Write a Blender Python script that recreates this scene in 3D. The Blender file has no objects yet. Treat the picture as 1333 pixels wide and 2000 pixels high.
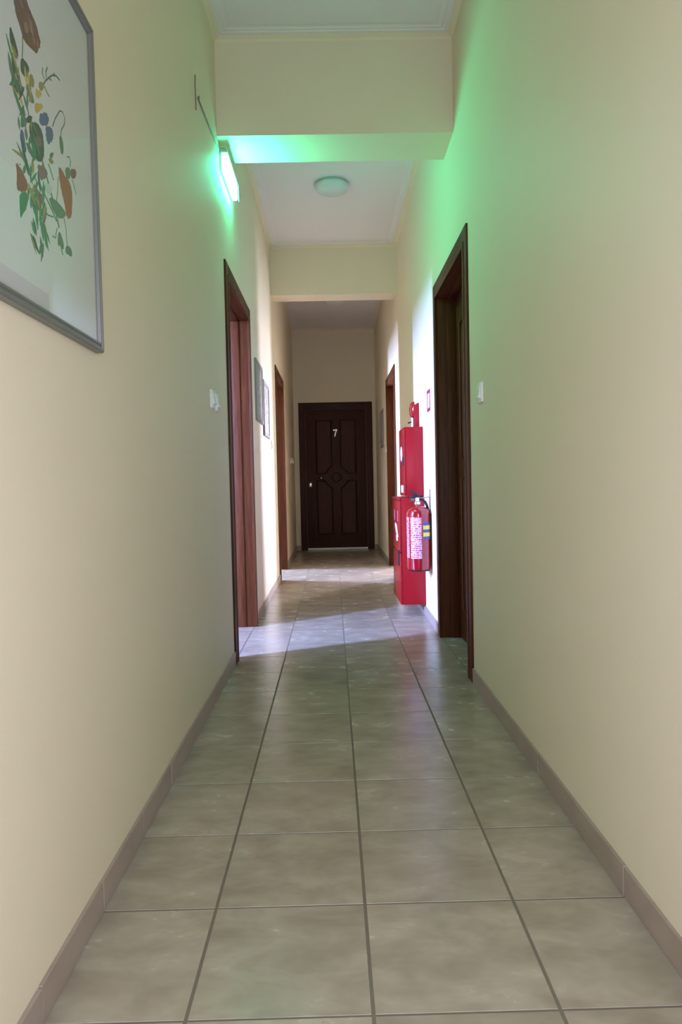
import bpy, bmesh, math, random
from mathutils import Vector, Matrix

random.seed(7)
SC = bpy.context.scene
COL = SC.collection

# ------------------------------------------------------------------ camera
# photograph 1333 x 2000; values solved from the floor grid, door frames and beams
F_PX, PITCH, YAW, ROLL, CAM_H = 1384.5, 0.03846, 0.01124, -0.02179, 0.9458
fw = Vector((math.sin(YAW) * math.cos(PITCH), math.cos(YAW) * math.cos(PITCH), -math.sin(PITCH)))
rt = Vector((math.cos(YAW), -math.sin(YAW), 0.0))
up = rt.cross(fw)
r2 = math.cos(ROLL) * rt + math.sin(ROLL) * up
u2 = -math.sin(ROLL) * rt + math.cos(ROLL) * up
cam = bpy.data.cameras.new('camera')
cam.sensor_fit = 'VERTICAL'
cam.sensor_height = 36.0
cam.sensor_width = 24.0
cam.lens = F_PX / 2000.0 * 36.0
cam.clip_start = 0.02
cam_o = bpy.data.objects.new('camera', cam)
COL.objects.link(cam_o)
cam_o.matrix_world = Matrix((
    (r2.x, u2.x, -fw.x, 0.0),
    (r2.y, u2.y, -fw.y, 0.0),
    (r2.z, u2.z, -fw.z, CAM_H),
    (0, 0, 0, 1)))
SC.camera = cam_o

# ------------------------------------------------------------------ world, daylight at the windows, exposure
SC.view_settings.view_transform = 'Standard'
SC.view_settings.look = 'None'
SC.view_settings.gamma = 1.0
SC.view_settings.use_curve_mapping = False
SC.view_settings.exposure = 0.0
SC.cycles.max_bounces = 12
SC.cycles.diffuse_bounces = 6
SC.cycles.glossy_bounces = 4
SC.cycles.sample_clamp_indirect = 6.0
SC.cycles.caustics_reflective = False
SC.cycles.caustics_refractive = False

world = bpy.data.worlds.new('world')
SC.world = world
world.use_nodes = True
world.node_tree.nodes['Background'].inputs[0].default_value = (0.55, 0.72, 1.0, 1)
world.node_tree.nodes['Background'].inputs[1].default_value = 0.6


def area(name, loc, aim, w, h, power, color):
    l = bpy.data.lights.new(name, 'AREA')
    l.shape = 'RECTANGLE'
    l.size, l.size_y = w, h
    l.energy = power
    l.color = color
    o = bpy.data.objects.new(name, l)
    COL.objects.link(o)
    o.location = loc
    d = Vector(aim) - Vector(loc)
    o.rotation_euler = d.to_track_quat('-Z', 'Y').to_euler()
    return o


# daylight entering by the entrance behind the photographer
area('daylight_entrance', (0.05, -0.26, 0.90), (0.05, 2.0, 0.84), 1.02, 1.4, 31.0, (0.86, 0.92, 1.28))
# daylight in the balcony doors and windows of the three open rooms
area('daylight_room_1', (-4.32, 2.25, 1.92), (-0.5, 2.25, 1.60), 0.28, 1.45, 2050.0, (0.29, 0.39, 1.0))
area('daylight_room_2', (-3.52, 8.05, 1.70), (-0.5, 8.05, 1.70), 0.28, 1.7, 1050.0, (0.42, 0.53, 1.0))
area('daylight_room_3', (2.78, 10.24, 0.95), (2.78, 7.0, 0.95), 0.40, 1.5, 540.0, (0.95, 0.90, 1.18))

# ------------------------------------------------------------------ dimensions (metres)
XL, XR = -0.541, 0.647          # corridor wall faces
WT = 0.20                       # wall thickness
YB, YF = -0.14, 10.30           # corridor ends
ZC = 3.19                       # ceiling
B1 = (3.63, 3.93, 2.705)        # beams: front, back, underside
B2 = (6.72, 6.95, 2.73)
DOOR_L1 = (3.745, 4.845)
DOOR_R1 = (3.295, 4.365)
DOOR_L2 = (6.99, 8.10)
DOOR_R2 = (7.09, 8.22)
ZD = 2.135                      # top of door frames
CAS = 0.085                     # casing width
TILE, TX0, TY0 = 0.335, 0.0524, 1.2272

# ------------------------------------------------------------------ materials
MATS = {}


def new_mat(name):
    m = bpy.data.materials.new(name)
    m.use_nodes = True
    nt = m.node_tree
    b = nt.nodes['Principled BSDF']
    MATS[name] = m
    return m, nt, b


def plain(name, col, rough=0.5, metal=0.0, spec=0.5, bump=0.0, bscale=120.0, var=0.0, coat=0.0):
    m, nt, b = new_mat(name)
    b.inputs['Base Color'].default_value = (*col, 1)
    b.inputs['Roughness'].default_value = rough
    b.inputs['Metallic'].default_value = metal
    b.inputs['Specular IOR Level'].default_value = spec
    b.inputs['Coat Weight'].default_value = coat
    if bump or var:
        tc = nt.nodes.new('ShaderNodeTexCoord')
        n = nt.nodes.new('ShaderNodeTexNoise')
        n.inputs['Scale'].default_value = bscale
        n.inputs['Detail'].default_value = 3
        nt.links.new(tc.outputs['Object'], n.inputs['Vector'])
        if bump:
            bp = nt.nodes.new('ShaderNodeBump')
            bp.inputs['Strength'].default_value = bump
            bp.inputs['Distance'].default_value = 0.002
            nt.links.new(n.outputs['Fac'], bp.inputs['Height'])
            nt.links.new(bp.outputs['Normal'], b.inputs['Normal'])
        if var:
            n2 = nt.nodes.new('ShaderNodeTexNoise')
            n2.inputs['Scale'].default_value = 3.0
            n2.inputs['Detail'].default_value = 6
            nt.links.new(tc.outputs['Object'], n2.inputs['Vector'])
            r = nt.nodes.new('ShaderNodeValToRGB')
            r.color_ramp.elements[0].position = 0.3
            r.color_ramp.elements[1].position = 0.7
            r.color_ramp.elements[0].color = (*[c * (1 - var) for c in col], 1)
            r.color_ramp.elements[1].color = (*[min(1, c * (1 + var)) for c in col], 1)
            nt.links.new(n2.outputs['Fac'], r.inputs['Fac'])
            nt.links.new(r.outputs['Color'], b.inputs['Base Color'])
    return m


def wood(name, dark, light, rough=0.35, stretch=(28, 28, 1.6)):
    m, nt, b = new_mat(name)
    tc = nt.nodes.new('ShaderNodeTexCoord')
    mp = nt.nodes.new('ShaderNodeMapping')
    mp.inputs['Scale'].default_value = stretch
    n = nt.nodes.new('ShaderNodeTexNoise')
    n.inputs['Scale'].default_value = 3.0
    n.inputs['Detail'].default_value = 8
    n.inputs['Roughness'].default_value = 0.65
    n.inputs['Distortion'].default_value = 0.4
    r = nt.nodes.new('ShaderNodeValToRGB')
    r.color_ramp.elements[0].position = 0.32
    r.color_ramp.elements[1].position = 0.72
    r.color_ramp.elements[0].color = (*dark, 1)
    r.color_ramp.elements[1].color = (*light, 1)
    bp = nt.nodes.new('ShaderNodeBump')
    bp.inputs['Strength'].default_value = 0.06
    bp.inputs['Distance'].default_value = 0.001
    nt.links.new(tc.outputs['Object'], mp.inputs['Vector'])
    nt.links.new(mp.outputs['Vector'], n.inputs['Vector'])
    nt.links.new(n.outputs['Fac'], r.inputs['Fac'])
    nt.links.new(r.outputs['Color'], b.inputs['Base Color'])
    nt.links.new(n.outputs['Fac'], bp.inputs['Height'])
    nt.links.new(bp.outputs['Normal'], b.inputs['Normal'])
    b.inputs['Roughness'].default_value = rough
    b.inputs['Specular IOR Level'].default_value = 0.14
    return m


def tile_mat(name, c0, c1, c2, rough, skew):
    """mottled glazed ceramic; every tile shifts the pattern by its own random number"""
    m, nt, b = new_mat(name)
    tc = nt.nodes.new('ShaderNodeTexCoord')
    oi = nt.nodes.new('ShaderNodeObjectInfo')
    mul = nt.nodes.new('ShaderNodeVectorMath'); mul.operation = 'MULTIPLY_ADD'
    mul.inputs[1].default_value = (37.0, 23.0, 11.0)
    nt.links.new(oi.outputs['Random'], mul.inputs[0])
    nt.links.new(tc.outputs['Object'], mul.inputs[2])
    mp = nt.nodes.new('ShaderNodeMapping')
    mp.inputs['Scale'].default_value = skew
    nt.links.new(mul.outputs[0], mp.inputs['Vector'])
    n = nt.nodes.new('ShaderNodeTexNoise')
    n.inputs['Scale'].default_value = 6.0
    n.inputs['Detail'].default_value = 3
    n.inputs['Roughness'].default_value = 0.62
    n.inputs['Distortion'].default_value = 0.25
    nt.links.new(mp.outputs['Vector'], n.inputs['Vector'])
    r = nt.nodes.new('ShaderNodeValToRGB')
    e = r.color_ramp.elements
    r.color_ramp.interpolation = 'EASE'
    e[0].position = 0.14; e[0].color = (*c0, 1)
    e[1].position = 0.86; e[1].color = (*c1, 1)
    nt.links.new(n.outputs['Fac'], r.inputs['Fac'])
    # warm blotches
    n2 = nt.nodes.new('ShaderNodeTexNoise')
    n2.inputs['Scale'].default_value = 2.6
    n2.inputs['Detail'].default_value = 4
    nt.links.new(mul.outputs[0], n2.inputs['Vector'])
    r2_ = nt.nodes.new('ShaderNodeValToRGB')
    r2_.color_ramp.interpolation = 'EASE'
    r2_.color_ramp.elements[0].position = 0.50
    r2_.color_ramp.elements[1].position = 0.90
    r2_.color_ramp.elements[1].color = (0.7, 0.7, 0.7, 1)
    nt.links.new(n2.outputs['Fac'], r2_.inputs['Fac'])
    mx = nt.nodes.new('ShaderNodeMix'); mx.data_type = 'RGBA'
    mx.inputs[7].default_value = (*c2, 1)
    nt.links.new(r2_.outputs['Color'], mx.inputs[0])
    nt.links.new(r.outputs['Color'], mx.inputs[6])
    # small overall value shift per tile
    hs = nt.nodes.new('ShaderNodeHueSaturation')
    mr = nt.nodes.new('ShaderNodeMapRange')
    mr.inputs[3].default_value = 0.96; mr.inputs[4].default_value = 1.04
    nt.links.new(oi.outputs['Random'], mr.inputs[0])
    nt.links.new(mr.outputs[0], hs.inputs['Value'])
    nt.links.new(mx.outputs[2], hs.inputs['Color'])
    nt.links.new(hs.outputs['Color'], b.inputs['Base Color'])
    rr = nt.nodes.new('ShaderNodeMapRange')
    rr.inputs[3].default_value = rough - 0.05; rr.inputs[4].default_value = rough + 0.08
    nt.links.new(n.outputs['Fac'], rr.inputs[0])
    nt.links.new(rr.outputs[0], b.inputs['Roughness'])
    return m


def glass(name, rough=0.0, tint=(1, 1, 1)):
    m = bpy.data.materials.new(name); m.use_nodes = True
    nt = m.node_tree; nt.nodes.clear()
    out = nt.nodes.new('ShaderNodeOutputMaterial')
    t = nt.nodes.new('ShaderNodeBsdfTransparent'); t.inputs[0].default_value = (*tint, 1)
    g = nt.nodes.new('ShaderNodeBsdfGlossy'); g.inputs['Roughness'].default_value = rough
    f = nt.nodes.new('ShaderNodeFresnel'); f.inputs[0].default_value = 1.5
    mx = nt.nodes.new('ShaderNodeMixShader')
    geo = nt.nodes.new('ShaderNodeNewGeometry')
    front = nt.nodes.new('ShaderNodeMath'); front.operation = 'SUBTRACT'; front.inputs[0].default_value = 1.0
    mul = nt.nodes.new('ShaderNodeMath'); mul.operation = 'MULTIPLY'
    nt.links.new(geo.outputs['Backfacing'], front.inputs[1])       # the pane reflects at its outer face only
    nt.links.new(f.outputs[0], mul.inputs[0]); nt.links.new(front.outputs[0], mul.inputs[1])
    nt.links.new(mul.outputs[0], mx.inputs[0]); nt.links.new(t.outputs[0], mx.inputs[1])
    nt.links.new(g.outputs[0], mx.inputs[2]); nt.links.new(mx.outputs[0], out.inputs[0])
    MATS[name] = m
    return m


def emit(name, col, strength):
    m = bpy.data.materials.new(name); m.use_nodes = True
    nt = m.node_tree; b = nt.nodes['Principled BSDF']
    b.inputs['Base Color'].default_value = (0.85, 0.9, 0.87, 1)
    b.inputs['Emission Color'].default_value = (*col, 1)
    b.inputs['Emission Strength'].default_value = strength
    MATS[name] = m
    return m


def label_mat(name, base, ink, rows, cols):
    """rows of small print on a paper label: flat print on generated coordinates"""
    m, nt, b = new_mat(name)
    tc = nt.nodes.new('ShaderNodeTexCoord')
    sep = nt.nodes.new('ShaderNodeSeparateXYZ')
    nt.links.new(tc.outputs['Generated'], sep.inputs[0])
    w = nt.nodes.new('ShaderNodeMath'); w.operation = 'MULTIPLY'; w.inputs[1].default_value = rows
    fr = nt.nodes.new('ShaderNodeMath'); fr.operation = 'FRACT'
    gt = nt.nodes.new('ShaderNodeMath'); gt.operation = 'GREATER_THAN'; gt.inputs[1].default_value = 0.45
    nt.links.new(sep.outputs['Z'], w.inputs[0]); nt.links.new(w.outputs[0], fr.inputs[0]); nt.links.new(fr.outputs[0], gt.inputs[0])
    n = nt.nodes.new('ShaderNodeTexNoise'); n.inputs['Scale'].default_value = 1.0; n.inputs['Detail'].default_value = 2
    mp = nt.nodes.new('ShaderNodeMapping'); mp.inputs['Scale'].default_value = (cols, cols, rows)
    nt.links.new(tc.outputs['Generated'], mp.inputs[0]); nt.links.new(mp.outputs[0], n.inputs['Vector'])
    g2 = nt.nodes.new('ShaderNodeMath'); g2.operation = 'GREATER_THAN'; g2.inputs[1].default_value = 0.47
    nt.links.new(n.outputs['Fac'], g2.inputs[0])
    mu = nt.nodes.new('ShaderNodeMath'); mu.operation = 'MULTIPLY'
    nt.links.new(gt.outputs[0], mu.inputs[0]); nt.links.new(g2.outputs[0], mu.inputs[1])
    mx = nt.nodes.new('ShaderNodeMix'); mx.data_type = 'RGBA'
    mx.inputs[6].default_value = (*base, 1); mx.inputs[7].default_value = (*ink, 1)
    nt.links.new(mu.outputs[0], mx.inputs[0])
    nt.links.new(mx.outputs[2], b.inputs['Base Color'])
    b.inputs['Roughness'].default_value = 0.3
    return m


def sketch_mat(name, base, ink, scale):
    m, nt, b = new_mat(name)
    tc = nt.nodes.new('ShaderNodeTexCoord')
    n = nt.nodes.new('ShaderNodeTexNoise'); n.inputs['Scale'].default_value = scale; n.inputs['Detail'].default_value = 6
    n.inputs['Distortion'].default_value = 1.2
    nt.links.new(tc.outputs['Object'], n.inputs['Vector'])
    r = nt.nodes.new('ShaderNodeValToRGB')
    r.color_ramp.elements[0].position = 0.44; r.color_ramp.elements[0].color = (*ink, 1)
    r.color_ramp.elements[1].position = 0.58; r.color_ramp.elements[1].color = (*base, 1)
    nt.links.new(n.outputs['Fac'], r.inputs['Fac'])
    nt.links.new(r.outputs['Color'], b.inputs['Base Color'])
    b.inputs['Roughness'].default_value = 0.6
    return m


plain('wall_paint', (0.77, 0.685, 0.495), 0.55, spec=0.35, bump=0.10, bscale=160, var=0.012)
plain('ceiling_paint', (0.78, 0.76, 0.74), 0.7, spec=0.2, bump=0.05, bscale=160)
plain('grout', (0.19, 0.165, 0.12), 0.9, spec=0.1, bump=0.2, bscale=300)
tile_mat('floor_tile', (0.275, 0.224, 0.157), (0.465, 0.398, 0.300), (0.42, 0.315, 0.22), 0.24, (1.0, 1.6, 1.0))
tile_mat('skirting_tile', (0.30, 0.235, 0.18), (0.40, 0.325, 0.255), (0.38, 0.25, 0.19), 0.35, (2.0, 1.0, 2.0))
wood('door_wood', (0.050, 0.0145, 0.0050), (0.120, 0.0350, 0.0105), 0.45)
wood('door_wood_across', (0.050, 0.0145, 0.0050), (0.120, 0.0350, 0.0105), 0.45, stretch=(28, 1.6, 28))
wood('dark_wood', (0.052, 0.020, 0.013), (0.082, 0.033, 0.022), 0.5)
wood('dark_wood_across', (0.040, 0.016, 0.011), (0.075, 0.031, 0.021), 0.42, stretch=(1.6, 28, 28))
plain('dark_moulding', (0.018, 0.008, 0.006), 0.4)
plain('red_metal', (0.27, 0.003, 0.007), 0.35, spec=0.3)
plain('red_gloss', (0.28, 0.003, 0.009), 0.14, spec=0.6, coat=0.6)
plain('black_plastic', (0.012, 0.012, 0.018), 0.4)
plain('black_rubber', (0.015, 0.014, 0.015), 0.65)
plain('chrome', (0.75, 0.76, 0.80), 0.18, metal=1.0)
plain('steel', (0.55, 0.52, 0.50), 0.35, metal=1.0)
plain('white_plastic', (0.88, 0.88, 0.84), 0.35)
plain('white_print', (0.80, 0.78, 0.82), 0.4)
plain('cream_print', (0.62, 0.60, 0.38), 0.5)
plain('door_number_white', (0.95, 0.95, 0.93), 0.38, metal=0.6)
plain('opal_shade', (0.62, 0.68, 0.64), 0.3, spec=0.4)
plain('lamp_base', (0.45, 0.48, 0.46), 0.4)
plain('blue_label', (0.05, 0.07, 0.30), 0.35)
plain('yellow_label', (0.75, 0.62, 0.06), 0.35)
plain('pink_sign', (0.74, 0.52, 0.62), 0.35)
plain('sign_border', (0.33, 0.015, 0.07), 0.35)
plain('frame_pewter', (0.20, 0.205, 0.175), 0.38, metal=0.35, bump=0.05, bscale=90)
plain('frame_dark', (0.05, 0.055, 0.045), 0.45)
plain('frame_sage', (0.23, 0.235, 0.19), 0.45)
plain('frame_taupe', (0.25, 0.19, 0.15), 0.45)
plain('paper', (0.60, 0.64, 0.60), 0.7, spec=0.1, var=0.02)
sketch_mat('sketch_paper', (0.42, 0.43, 0.37), (0.22, 0.20, 0.17), 26)
sketch_mat('sketch_paper_pale', (0.52, 0.50, 0.50), (0.25, 0.24, 0.24), 22)
glass('picture_glass')
emit('green_diffuser', (0.045, 1.0, 0.56), 110.0)
plain('lamp_housing', (0.70, 0.80, 0.74), 0.35)
plain('clear_rail', (0.35, 0.85, 0.62), 0.2)
plain('cord_grey', (0.16, 0.15, 0.12), 0.6)
label_mat('extinguisher_label', (0.62, 0.42, 0.52), (0.42, 0.02, 0.06), 19, 7)
label_mat('extinguisher_side_print', (0.45, 0.015, 0.03), (0.75, 0.65, 0.72), 24, 5)
INK = {'brown': (0.16, 0.09, 0.055), 'tan': (0.30, 0.20, 0.13), 'dgreen': (0.055, 0.105, 0.07), 'green': (0.10, 0.18, 0.105),
       'leaf': (0.06, 0.21, 0.10), 'olive': (0.25, 0.25, 0.09), 'yellow': (0.42, 0.35, 0.08), 'blue': (0.085, 0.13, 0.22),
       'plum': (0.20, 0.10, 0.12), 'red': (0.22, 0.07, 0.065), 'orange': (0.29, 0.085, 0.055), 'pale': (0.44, 0.52, 0.47)}
for k, v in INK.items():
    plain('ink_' + k, v, 0.7, spec=0.1, var=0.25)


# ------------------------------------------------------------------ mesh helpers
class MB:
    def __init__(self):
        self.bm = bmesh.new()

    def box(self, x0, x1, y0, y1, z0, z1, bev=0.0):
        t = bmesh.new()
        bmesh.ops.create_cube(t, size=1.0)
        for v in t.verts:
            v.co = Vector(((x0 + x1) / 2 + v.co.x * (x1 - x0), (y0 + y1) / 2 + v.co.y * (y1 - y0), (z0 + z1) / 2 + v.co.z * (z1 - z0)))
        if bev:
            bmesh.ops.bevel(t, geom=t.edges[:], offset=bev, segments=2, affect='EDGES', profile=0.5)
        self._add(t)
        return self

    def _add(self, t):
        me = bpy.data.meshes.new('tmp'); t.to_mesh(me); t.free()
        self.bm.from_mesh(me); bpy.data.meshes.remove(me)

    def prism(self, pts, axis, d0, d1, bev=0.0):
        """pts: 2D outline. axis 'x': pts=(y,z); 'y': pts=(x,z); 'z': pts=(x,y)"""
        t = bmesh.new()

        def P(p, d):
            return {'x': (d, p[0], p[1]), 'y': (p[0], d, p[1]), 'z': (p[0], p[1], d)}[axis]
        a = [t.verts.new(P(p, d0)) for p in pts]
        b = [t.verts.new(P(p, d1)) for p in pts]
        n = len(pts)
        t.faces.new(a); t.faces.new(b[::-1])
        for i in range(n):
            t.faces.new((a[i], b[i], b[(i + 1) % n], a[(i + 1) % n]))
        bmesh.ops.recalc_face_normals(t, faces=t.faces[:])
        if bev:
            bmesh.ops.bevel(t, geom=t.edges[:], offset=bev, segments=2, affect='EDGES', profile=0.5)
        self._add(t)
        return self

    def lathe(self, prof, org, axis='z', n=28):
        """prof: (radius, height) along axis from org"""
        t = bmesh.new()
        rings = []
        for r, h in prof:
            ring = []
            for i in range(n):
                a = 2 * math.pi * i / n
                c, s = r * math.cos(a), r * math.sin(a)
                p = {'z': (c, s, h), 'x': (h, c, s), 'y': (c, h, s)}[axis]
                ring.append(t.verts.new(Vector(org) + Vector(p)))
            rings.append(ring)
        for a, b in zip(rings, rings[1:]):
            for i in range(n):
                t.faces.new((a[i], a[(i + 1) % n], b[(i + 1) % n], b[i]))
        t.faces.new(rings[0]); t.faces.new(rings[-1])
        bmesh.ops.remove_doubles(t, verts=t.verts[:], dist=1e-6)
        bmesh.ops.recalc_face_normals(t, faces=t.faces[:])
        self._add(t)
        return self

    def tube(self, path, r, n=8, closed=False):
        t = bmesh.new()
        P = [Vector(p) for p in path]
        m = len(P)
        rings = []
        prev = None
        for i in range(m):
            if closed:
                d = (P[(i + 1) % m] - P[i - 1]).normalized()
            else:
                d = (P[min(i + 1, m - 1)] - P[max(i - 1, 0)]).normalized()
            if prev is None:
                ref = Vector((0, 0, 1)) if abs(d.z) < 0.9 else Vector((1, 0, 0))
                u = d.cross(ref).normalized()
            else:
                u = (prev - d * prev.dot(d)).normalized()
            prev = u
            v = d.cross(u)
            rr = r[i] if isinstance(r, (list, tuple)) else r
            rings.append([t.verts.new(P[i] + (u * math.cos(2 * math.pi * k / n) + v * math.sin(2 * math.pi * k / n)) * rr) for k in range(n)])
        for i in range(m if closed else m - 1):
            a, b = rings[i], rings[(i + 1) % m]
            for k in range(n):
                t.faces.new((a[k], a[(k + 1) % n], b[(k + 1) % n], b[k]))
        if not closed:
            t.faces.new(rings[0]); t.faces.new(rings[-1])
        bmesh.ops.recalc_face_normals(t, faces=t.faces[:])
        self._add(t)
        return self

    def ring_frame(self, P, y0, y1, z0, z1, prof):
        """mitred picture frame: prof = [(inset, depth)...] closed profile; P(d, y, z) -> point"""
        t = bmesh.new()
        loops = []
        for ins, d in prof:
            loops.append([t.verts.new(P(d, y, z)) for y, z in ((y0 + ins, z0 + ins), (y1 - ins, z0 + ins), (y1 - ins, z1 - ins), (y0 + ins, z1 - ins))])
        n = len(loops)
        for i in range(n):
            a, b = loops[i], loops[(i + 1) % n]
            for k in range(4):
                t.faces.new((a[k], a[(k + 1) % 4], b[(k + 1) % 4], b[k]))
        bmesh.ops.recalc_face_normals(t, faces=t.faces[:])
        self._add(t)
        return self

    def grid(self, us, vs, solid, P, d0, d1):
        """a slab with rectangular openings as one closed mesh. P(d,u,v) -> point"""
        t = bmesh.new()
        V = {}

        def vert(k, i, j):
            if (k, i, j) not in V:
                V[(k, i, j)] = t.verts.new(P((d0, d1)[k], us[i], vs[j]))
            return V[(k, i, j)]
        nu, nv = len(us) - 1, len(vs) - 1

        def sol(i, j):
            return 0 <= i < nu and 0 <= j < nv and solid((us[i] + us[i + 1]) / 2, (vs[j] + vs[j + 1]) / 2)
        for i in range(nu):
            for j in range(nv):
                if not sol(i, j):
                    continue
                for k in (0, 1):
                    t.faces.new((vert(k, i, j), vert(k, i + 1, j), vert(k, i + 1, j + 1), vert(k, i, j + 1)))
                for (di, dj, a, b) in ((-1, 0, (i, j), (i, j + 1)), (1, 0, (i + 1, j), (i + 1, j + 1)), (0, -1, (i, j), (i + 1, j)), (0, 1, (i, j + 1), (i + 1, j + 1))):
                    if not sol(i + di, j + dj):
                        t.faces.new((vert(0, *a), vert(0, *b), vert(1, *b), vert(1, *a)))
        bmesh.ops.recalc_face_normals(t, faces=t.faces[:])
        self._add(t)
        return self

    def build(self, name, mat, parent=None, smooth=False):
        me = bpy.data.meshes.new(name)
        self.bm.to_mesh(me); self.bm.free()
        me.materials.append(MATS[mat])
        if smooth:
            me.polygons.foreach_set('use_smooth', [True] * len(me.polygons))
            me.set_sharp_from_angle(angle=math.radians(38))
        o = bpy.data.objects.new(name, me)
        COL.objects.link(o)
        if parent is not None:
            o.parent = parent
            o.matrix_parent_inverse = Matrix.Translation(-world_loc(parent))
        return o


def world_loc(o):
    return Vector(o.get('_loc', (0, 0, 0)))


def thing(name, loc, label, cat, group=None):
    o = bpy.data.objects.new(name, None)
    o.empty_display_size = 0.05
    o.location = loc
    o['_loc'] = tuple(loc)
    COL.objects.link(o)
    o['label'] = label
    o['category'] = cat
    if group:
        o['group'] = group
    return o


def struct(o, label=None):
    o['kind'] = 'structure'
    if label:
        o['label'] = label
    return o


def struct_root(name, loc, label):
    o = bpy.data.objects.new(name, None)
    o.empty_display_size = 0.05
    o.location = loc
    o['_loc'] = tuple(loc)
    COL.objects.link(o)
    return struct(o, label)


def left(d, y, z):
    return (XL + d, y, z)


def right(d, y, z):
    return (XR - d, y, z)


# ------------------------------------------------------------------ room shell
def in_open(u, v, opens):
    return any(a < u < b and v < zt and v > zb for a, b, zb, zt in opens)


def wall_with(name, P, us, zs, opens, label, thick=WT):
    us = sorted(set(us) | {a for o in opens for a in o[:2]})
    zs = sorted(set(zs) | {a for o in opens for a in o[2:]})
    return struct(MB().grid(us, zs, lambda u, v: not in_open(u, v, opens), P, 0.0, thick).build(name, 'wall_paint'), label)


def op(d):       # rough opening behind the casings
    return (d[0] + 0.05, d[1] - 0.05, -0.02, ZD - 0.05)


wall_with('wall_left', lambda d, u, v: (XL - d, u, v), [YB, YF + 0.2], [-0.02, 3.4], [op(DOOR_L1), op(DOOR_L2)],
          'long cream plastered corridor wall with the green lamp and two door openings')
wall_with('wall_right', lambda d, u, v: (XR + d, u, v), [YB, YF + 0.2], [-0.02, 3.4], [op(DOOR_R1), op(DOOR_R2)],
          'long cream plastered corridor wall carrying the red fire cabinets')
FDX = 0.063                                     # axis of the far door
wall_with('wall_far', lambda d, u, v: (u, YF + d, v), [XL, XR], [-0.02, 3.4], [(FDX - 0.47, FDX + 0.47, -0.02, 2.07)],
          'cream end wall of the corridor around the dark numbered door')
wall_with('wall_back', lambda d, u, v: (u, YB - d, v), [XL, XR], [-0.02, 3.4], [(-0.48, 0.58, 0.1, 1.75)],
          'cream wall behind the photographer with the entrance opening', 0.1)
struct(MB().box(XL, XR, YB, YF, ZC, ZC + 0.2).build('ceiling', 'ceiling_paint'), 'white painted corridor ceiling')
for k, b in enumerate((B1, B2)):
    struct(MB().box(XL, XR, b[0], b[1], b[2], ZC).build('ceiling_beam', 'wall_paint'),
           ['cream ceiling beam lit green from below, above the emergency lamp', 'cream ceiling beam with pale underside beyond the round ceiling lamp'][k])

# cornices: stepped white moulding with a painted cove against the wall, one ring for each ceiling bay
for k, (a, b) in enumerate(((YB, B1[0]), (B1[1], B2[0]), (B2[1], YF))):
    def Pc(d, x, y):
        return (x, y, ZC - d)
    t = MB().ring_frame(Pc, XL + 0.026, XR - 0.026, a + 0.026, b - 0.026,
                        [(0.0, 0.001), (0.0, 0.009), (0.020, 0.009), (0.025, 0.006), (0.040, 0.0055), (0.045, 0.003), (0.058, 0.001)])
    o = struct(t.build('trim_%d' % (k + 1), 'ceiling_paint'),
               ['white stepped cornice around the nearest ceiling bay', 'white stepped cornice around the ceiling bay between the beams',
                'white stepped cornice around the ceiling bay before the end door'][k])
    MB().ring_frame(Pc, XL, XR, a, b, [(0.0, 0.001), (0.0, 0.028), (0.010, 0.018), (0.027, 0.0095), (0.027, 0.001)]).build('cove', 'wall_paint', o)

# floor: grout bed with every tile laid on it
XTL, XTR = XL - 0.006, XR + 0.006               # tile cut lines at the walls
floor = struct(MB().grid([XL - 0.42, XTL, XTR, XR + 0.42], [YB - 0.1, DOOR_R1[0] + 0.05, DOOR_L1[0] + 0.05, DOOR_R1[1] - 0.05, DOOR_L1[1] - 0.05,
                                                              DOOR_L2[0] + 0.05, DOOR_R2[0] + 0.05, DOOR_L2[1] - 0.05, DOOR_R2[1] - 0.05, YF + 0.2],
                         lambda x, y: (XTL < x < XTR) or (x < XTL and any(d[0] + 0.05 < y < d[1] - 0.05 for d in (DOOR_L1, DOOR_L2)))
                         or (x > XTR and any(d[0] + 0.05 < y < d[1] - 0.05 for d in (DOOR_R1, DOOR_R2))),
                         lambda d, x, y: (x, y, -0.0011 - d), 0.0, 0.06).build('floor', 'grout'),
               'beige ceramic tile floor of the corridor laid in a square grid')
TILE_ME = {}


def lay_tile(x0, x1, y0, y1, gx=0.0034, gy=0.0026):
    w, l = round(x1 - x0 - 2 * gx, 4), round(y1 - y0 - 2 * gy, 4)
    if w < 0.01 or l < 0.01:
        return
    if (w, l) not in TILE_ME:
        t = MB().box(-w / 2, w / 2, -l / 2, l / 2, -0.010, 0.0, 0.0007)
        me = bpy.data.meshes.new('tile'); t.bm.to_mesh(me); t.bm.free()
        me.materials.append(MATS['floor_tile'])
        TILE_ME[(w, l)] = me
    o = bpy.data.objects.new('tile', TILE_ME[(w, l)])
    o.location = ((x0 + x1) / 2, (y0 + y1) / 2, random.uniform(-0.0003, 0.0003))
    o.parent = floor
    COL.objects.link(o)


xs = [XTL, TX0 - TILE, TX0, TX0 + TILE, XTR]
ys = [TY0 + k * TILE for k in range(-1, 27)] + [YF]
for i in range(4):
    for j in range(len(ys) - 1):
        lay_tile(xs[i], xs[i + 1], ys[j], ys[j + 1])
for d, xa, xb in ((DOOR_L1, XL - 0.42, XTL), (DOOR_L2, XL - 0.42, XTL), (DOOR_R1, XTR, XR + 0.42), (DOOR_R2, XTR, XR + 0.42)):
    cuts = [d[0] + 0.05] + [y for y in ys if d[0] + 0.06 < y < d[1] - 0.06] + [d[1] - 0.05]
    for a, b in zip(cuts, cuts[1:]):
        lay_tile(xa, xb, a, b)
# tiles behind the photographer, out of the picture, stay one sheet
MB().box(XTL, XTR, YB - 0.1, ys[0] - 0.004, -0.01, 0.0).build('tile_sheet', 'floor_tile', floor)['kind'] = 'stuff'

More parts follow.
